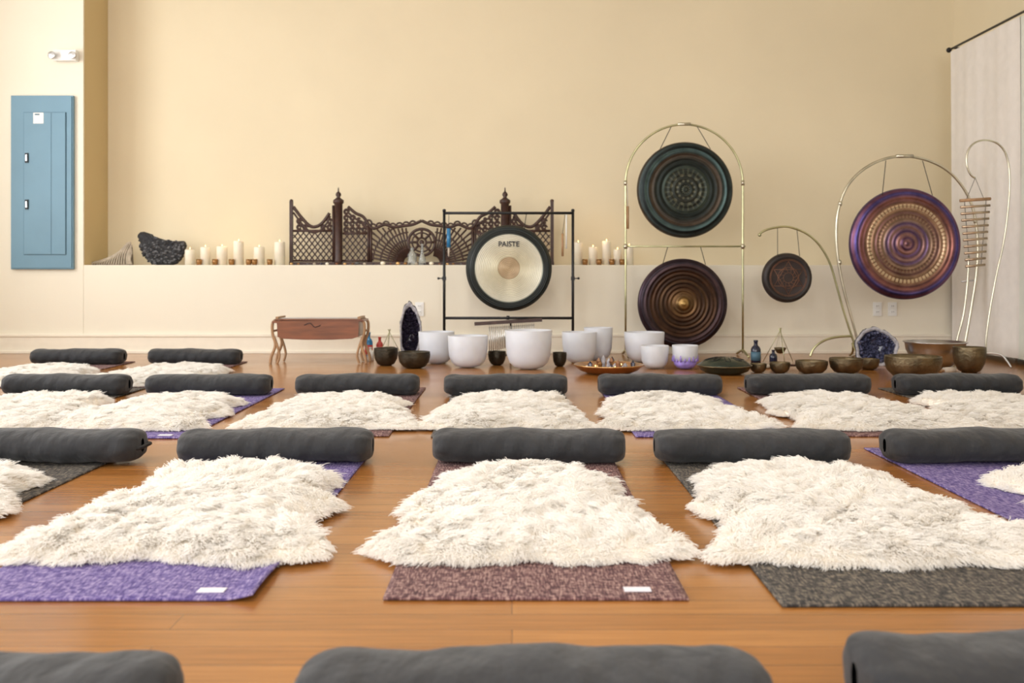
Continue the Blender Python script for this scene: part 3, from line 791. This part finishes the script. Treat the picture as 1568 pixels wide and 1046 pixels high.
# ------------------------------------------------------------------ floor instruments
def bronze(x,y,w,h,m=m_bronze,name='singing_bowl'):
    r=w/2; b=B()
    b.lathe([(0,.002),(r*.45,0),(r*.7,h*.10),(r*.92,h*.38),(r*1.0,h*.75),(r*.985,h*.97),(r*.99,h),(r*.94,h),(r*.94,h*.75),(r*.86,h*.40),(r*.62,h*.15),(0,h*.08)],m,seg=48)
    b.tube([(r*.99*math.cos(a),r*.99*math.sin(a),h*.86) for a in np.linspace(0,2*pi,49)[:-1]],.002,m,6,True)
    return b.build(name,(x,y,.001))
for x,y,w_,h_,m in ((-.908,7.17,.175,.125,m_bronzeD),(-.685,6.97,.225,.115,m_bronzeD),(-.109,7.2,.13,.10,m_bronzeD),(.34,7.10,.10,.10,m_bronzeD),
  (1.645,6.65,.11,.06,m_bronze),(1.784,6.63,.135,.07,m_bronze),(1.98,6.58,.21,.085,m_bronze),(2.215,6.6,.22,.10,m_bronze),(2.45,6.85,.15,.075,m_bronze),
  (2.53,6.28,.345,.14,m_bronze),(3.06,6.66,.21,.17,m_bronze)): bronze(x,y,w_,h_,m)
b=B(); r=.20
b.lathe([(0,0),(r*.5,0),(r*.8,.05),(r*.98,.12),(r*1.02,.17),(r*1.08,.175),(r*1.08,.18),(r*.98,.18),(r*.9,.12),(r*.6,.05),(0,.03)],m_steel); b.lathe([(0,.14),(r*.92,.14)],m_glass)
b.build('metal_basin',(3.00,7.06,.001))
def crystal(x,y,w,h,m2=None):
    r=w/2; b=B()
    pr=[(0,0),(r*.35,.002),(r*.62,h*.06),(r*.82,h*.17),(r*.93,h*.36),(r*.97,h*.6),(r,h*.99),(r*.985,h),(r*.95,h*.99),(r*.92,h*.6),(r*.88,h*.36),(r*.75,h*.2),(r*.5,h*.09),(0,h*.06)]
    if m2:
        b.lathe([(p,z) for p,z in pr[:5]],m2); b.lathe(pr[4:],m_frost)
        for i in range(18):
            a=2*pi*i/18; b.tube([(r*.945*math.cos(a),r*.945*math.sin(a),h*.33),(r*.975*math.cos(a),r*.975*math.sin(a),h*(.52+.08*math.sin(i*2.7)))],[.010,.003],m2,6)
    else: b.lathe(pr,m_frost)
    b.build('crystal_singing_bowl',(x,y,.001))
for c in ((-.556,7.33,.265,.235),(-.311,7.02,.285,.225),(.115,6.90,.325,.27),(.50,7.38,.26,.23),(.66,7.62,.22,.25),(.99,7.45,.30,.225),(.995,6.94,.195,.16)): crystal(*c)
crystal(1.20,6.90,.18,.165,m_purpleq)
b=B(); r=.225
b.lathe([(0,.02),(r*.5,.0),(r*.6,0),(r*.85,.02),(r,.05),(r*1.02,.055),(r*.99,.06),(r*.82,.035),(r*.6,.02),(0,.018)],m_copper)
b.tube([(r*1.01*math.cos(a),r*1.01*math.sin(a),.057) for a in np.linspace(0,2*pi,49)[:-1]],.004,m_gold,6,True)
for i in range(9):
    a=i*.7; q=.5+.35*((i*37)%5)/5; x,y=r*q*math.cos(a)*.85,r*q*math.sin(a)*.85
    b.lathe([(0,.022),(.019,.022),(.020,.046),(.016,.046),(.015,.040),(0,.039)],m_gold if i%2 else m_frost,T((x,y,0)),20)
    if i%2: b.lathe([(0,.045),(.0022,.049),(.0024,.053),(0,.060)],m_flame,T((x,y,0)),10)
for i in range(26):
    a=random.random()*6.28; q=random.random()*.75*r; hh=random.uniform(.03,.09)
    b.lathe([(.012,.02),(.015,hh*.7+.02),(0,hh+.02)],[m_rim,m_amet,m_copper,m_votive][i%4],T((q*math.cos(a),q*math.sin(a),0))@RX(random.uniform(-.2,.2)),6,False)
b.build('offering_tray',(.64,6.60,.001))
par=empty('bar_chimes',(0,7.5,0))
b=B(); b.box((-.01,0,.30),(.51,.03,.026),m_woodD,T((0,0,0))@RY(-.06))
b.tube([(-.01,.03,.30),(-.01,.03,.02)],.008,m_black,8); b.tube([(-.01,.0,.30),(-.01,.03,.30)],.008,m_black,8)
for a in (0,2.1,4.2): b.tube([(-.01,.03,.06),(-.01+.12*math.cos(a+.5),.03+.12*math.sin(a+.5),.008)],.006,m_black,8)
b.tube([(-.03,0,.315),(-.03,0,.345)],.012,m_black,8)
b.build('stand',parent=par)
b=B()
for i in range(24):
    x=-.17+i*.0145; zt_=.285+.06*x; L=.20-.0045*i
    b.tube([(x,-.006,zt_),(x,-.006,zt_-.015)],.001,m_cord,4); b.tube([(x,-.006,zt_-.015),(x,-.006,zt_-.015-L)],.0042,m_steel,8)
b.build('tubes',parent=par)
b=B(); r=.17
b.lathe([(0,0),(r*.6,0),(r*.9,.02),(r,.05),(r*1.03,.053),(r*1.03,.06),(r*.96,.068),(r*.8,.088),(r*.45,.105),(r*.15,.112),(0,.113)],m_drum)
for i in range(8):
    a=i*pi/4; b.tube(spline([(r*.35*math.cos(a-.2),r*.35*math.sin(a-.2),.109),(r*.72*math.cos(a-.12),r*.72*math.sin(a-.12),.094),(r*.72*math.cos(a+.12),r*.72*math.sin(a+.12),.094),(r*.35*math.cos(a+.2),r*.35*math.sin(a+.2),.109)],4),.002,m_black,6)
b.tube([(r*1.03*math.cos(a),r*1.03*math.sin(a),.056) for a in np.linspace(0,2*pi,49)[:-1]],.004,m_bronze,6,True)
b.build('tongue_drum',(1.40,6.56,.001))
b=B(); b.lathe([(.09,0),(.10,.008),(.10,.016),(.085,.022),(.0,.022)],m_felt); b.build('felt_ring_cushion',(1.72,7.0,.001))
par=empty('monochord_bench',(-1.42,7.40,0))
b=B(); 
out=[(-.335,.315),(.335,.325),(.335,.31),(.30,.31),(.295,.20),(.25,.185),(.1,.178),(-.1,.178),(-.25,.185),(-.295,.20),(-.30,.30),(-.335,.30)]
b.prism(out,.24,m_woodR,RX(pi/2))
b.box((0,0,.325),(.64,.25,.008),m_woodR)
for i in range(12): b.tube([(-.31,-.10+i*.018,.333),(.31,-.10+i*.018,.333)],.0009,m_steel,4)
b.tube(spline([(-.10,-.1215,.285),(-.06,-.1215,.30),(-.04,-.1215,.285),(-.02,-.1215,.27),(.02,-.1215,.285)],5),.004,m_woodD,6)
for sx in (-1,1): b.box((sx*.30,0,.338),(.02,.24,.016),m_woodL)
b.build('soundbox',parent=par,bevel=.004)
b=B()
for sx in (-1,1):
    for yy in (-.10,.10):
        b.tube(spline([(sx*.30,yy,.325),(sx*.335,yy,.30),(sx*.335,yy,.22),(sx*.315,yy,.14),(sx*.345,yy,.05),(sx*.352,yy,.002)],6),.011,m_woodL,8)
        b.tube(spline([(sx*.325,yy,.20),(sx*.30,yy,.13),(sx*.285,yy,.06),(sx*.30,yy,.004)],6),.009,m_woodL,8)
    b.tube([(sx*.335,-.10,.24),(sx*.335,.10,.24)],.008,m_woodL,8)
b.build('legs',parent=par)
def geode(name,loc,w,h,dp,mc,rot,lean=0):
    b=B(); rr=random.Random(int(w*100)); n=40; lev=14; vs=[];fs=[]
    def R2(a):
        x=math.cos(a)*w/2*(1+.06*math.sin(3*a+1)+.03*math.sin(7*a)); z=h/2+math.sin(a)*h/2*(1+.04*math.sin(4*a)+.03*math.sin(9*a)); 
        return x*(1.12-.25*z/h),max(0,z)
    c=(0,h*.48)
    for i in range(lev+1):
        t=i/lev; s=math.cos(t*pi/2)**.6 if t<1 else 0; y=dp*math.sin(t*pi/2)
        for k in range(n):
            x,z=R2(2*pi*k/n); nf=1+.06*math.sin(k*1.7+i*2.3)*(t>0)
            vs.append(((x-c[0])*s*nf,y,max(0,c[1]+(z-c[1])*s*nf)))
    for i in range(lev):
        for k in range(n): k2=(k+1)%n; fs.append((i*n+k,i*n+k2,(i+1)*n+k2,(i+1)*n+k))
    b.add(vs,fs,m_rock,True)
    vs=[];fs=[]
    sl=[(1,0),(.90,-.004),(.83,.01),(.65,.45),(.35,.62),(0.02,.68)]
    for s_,y in sl:
        for k in range(n):
            x,z=R2(2*pi*k/n); vs.append((x*s_,y*dp if y>.2 else y,c[1]+(z-c[1])*s_))
    for i in range(len(sl)-1):
        for k in range(n): k2=(k+1)%n; fs.append((i*n+k2,i*n+k,(i+1)*n+k,(i+1)*n+k2))
    b.add(vs[:3*n],[f for f in fs if max(f)<3*n],m_rim,True)
    b.add(vs,[f for f in fs if min(f)>=2*n],mc,False)
    for i in range(220):
        a=rr.random()*2*pi; s_=rr.random()**.6*.82; x,z=R2(a); px,pz=x*s_,c[1]+(z-c[1])*s_
        yy=dp*(.62*(1-(s_/.86)**2)+.02); L=rr.uniform(.014,.030)*(w/.16)**.5
        dirv=Vector((-px*.6/(w/2)*.5,-1,-(pz-c[1])/(h/2)*.4)).normalized()
        X=T((px,yy,pz))@dirv.to_track_quat('Z','Y').to_matrix().to_4x4()
        b.lathe([(L*.33,0),(L*.33,L*.5),(0,L)],mc,X,6,False)
    b.build(name,loc,(lean,0,rot))
geode('amethyst_geode',(-.78,7.62,.001),.165,.44,.13,m_amet,.05)
geode('amethyst_geode',(2.61,7.13,.001),.30,.275,.13,m_ametb,-.15,-.08)
def bottle(x,y,r,h,m,lab=None):
    b=B(); b.lathe([(0,0),(r,0),(r,h*.6),(r*.8,h*.7),(r*.4,h*.78),(r*.38,h*.92),(r*.45,h*.93),(r*.45,h),(0,h)],m,seg=28)
    if lab: b.lathe([(r*1.02,h*.12),(r*1.02,h*.5)],lab,seg=28)
    b.build('bottle',(x,y,.001))
bottle(-1.13,7.85,.032,.20,m_blue,m_red); bottle(-1.05,7.9,.028,.16,m_red,m_paper); bottle(1.80,7.35,.036,.17,m_navy,m_panelD); bottle(1.89,7.2,.028,.11,m_navy); bottle(-1.08,7.6,.025,.10,m_white)
def tripod(x,y,h,w):
    b=B()
    for a in (.5,2.6,4.7): b.tube([(w*math.cos(a),w*math.sin(a),.003),(0.1*w*math.cos(a+3),0,h+.01)],.0025,m_brass,6)
    b.sphere((0,0,h),.007,m_brass,8)
    for a in (0,2.1,4.2): b.tube([(0,0,h),(.04*math.cos(a),.04*math.sin(a),h*.45)],.001,m_brass,4)
    b.lathe([(0,h*.28),(.025,h*.30),(.042,h*.42),(.044,h*.46),(.038,h*.45),(.02,h*.34),(0,h*.32)],m_bronze,seg=24)
    b.build('hanging_incense_burner',(x,y,.001))
tripod(-.93,7.55,.23,.12); tripod(1.98,7.35,.25,.13)
b=B(); b.tube([(-.11,0,.012),(.06,0,.02)],.008,m_woodL,8); b.tube([(.05,0,.021),(.13,0,.024)],.02,m_felt,12); b.build('mallet',(2.80,6.55,.001),(0,0,.3))
b=B(); b.tube([(-.10,0,.02),(.06,0,.02)],.008,m_woodD,8); b.tube([(.05,0,.02),(.12,0,.02)],.019,m_strap,12); b.build('mallet',(1.95,6.95,.001),(0,0,-.2))

# ------------------------------------------------------------------ camera
cam=bpy.data.cameras.new('camera'); co=bpy.data.objects.new('camera',cam); COL.objects.link(co)
co.location=(0,0,.65); co.rotation_euler=(pi/2,0,0)
cam.lens=35; cam.sensor_width=36; cam.shift_y=-103.5/1600
cam.dof.use_dof=True; cam.dof.focus_distance=4.0; cam.dof.aperture_fstop=4.0
scene.camera=co
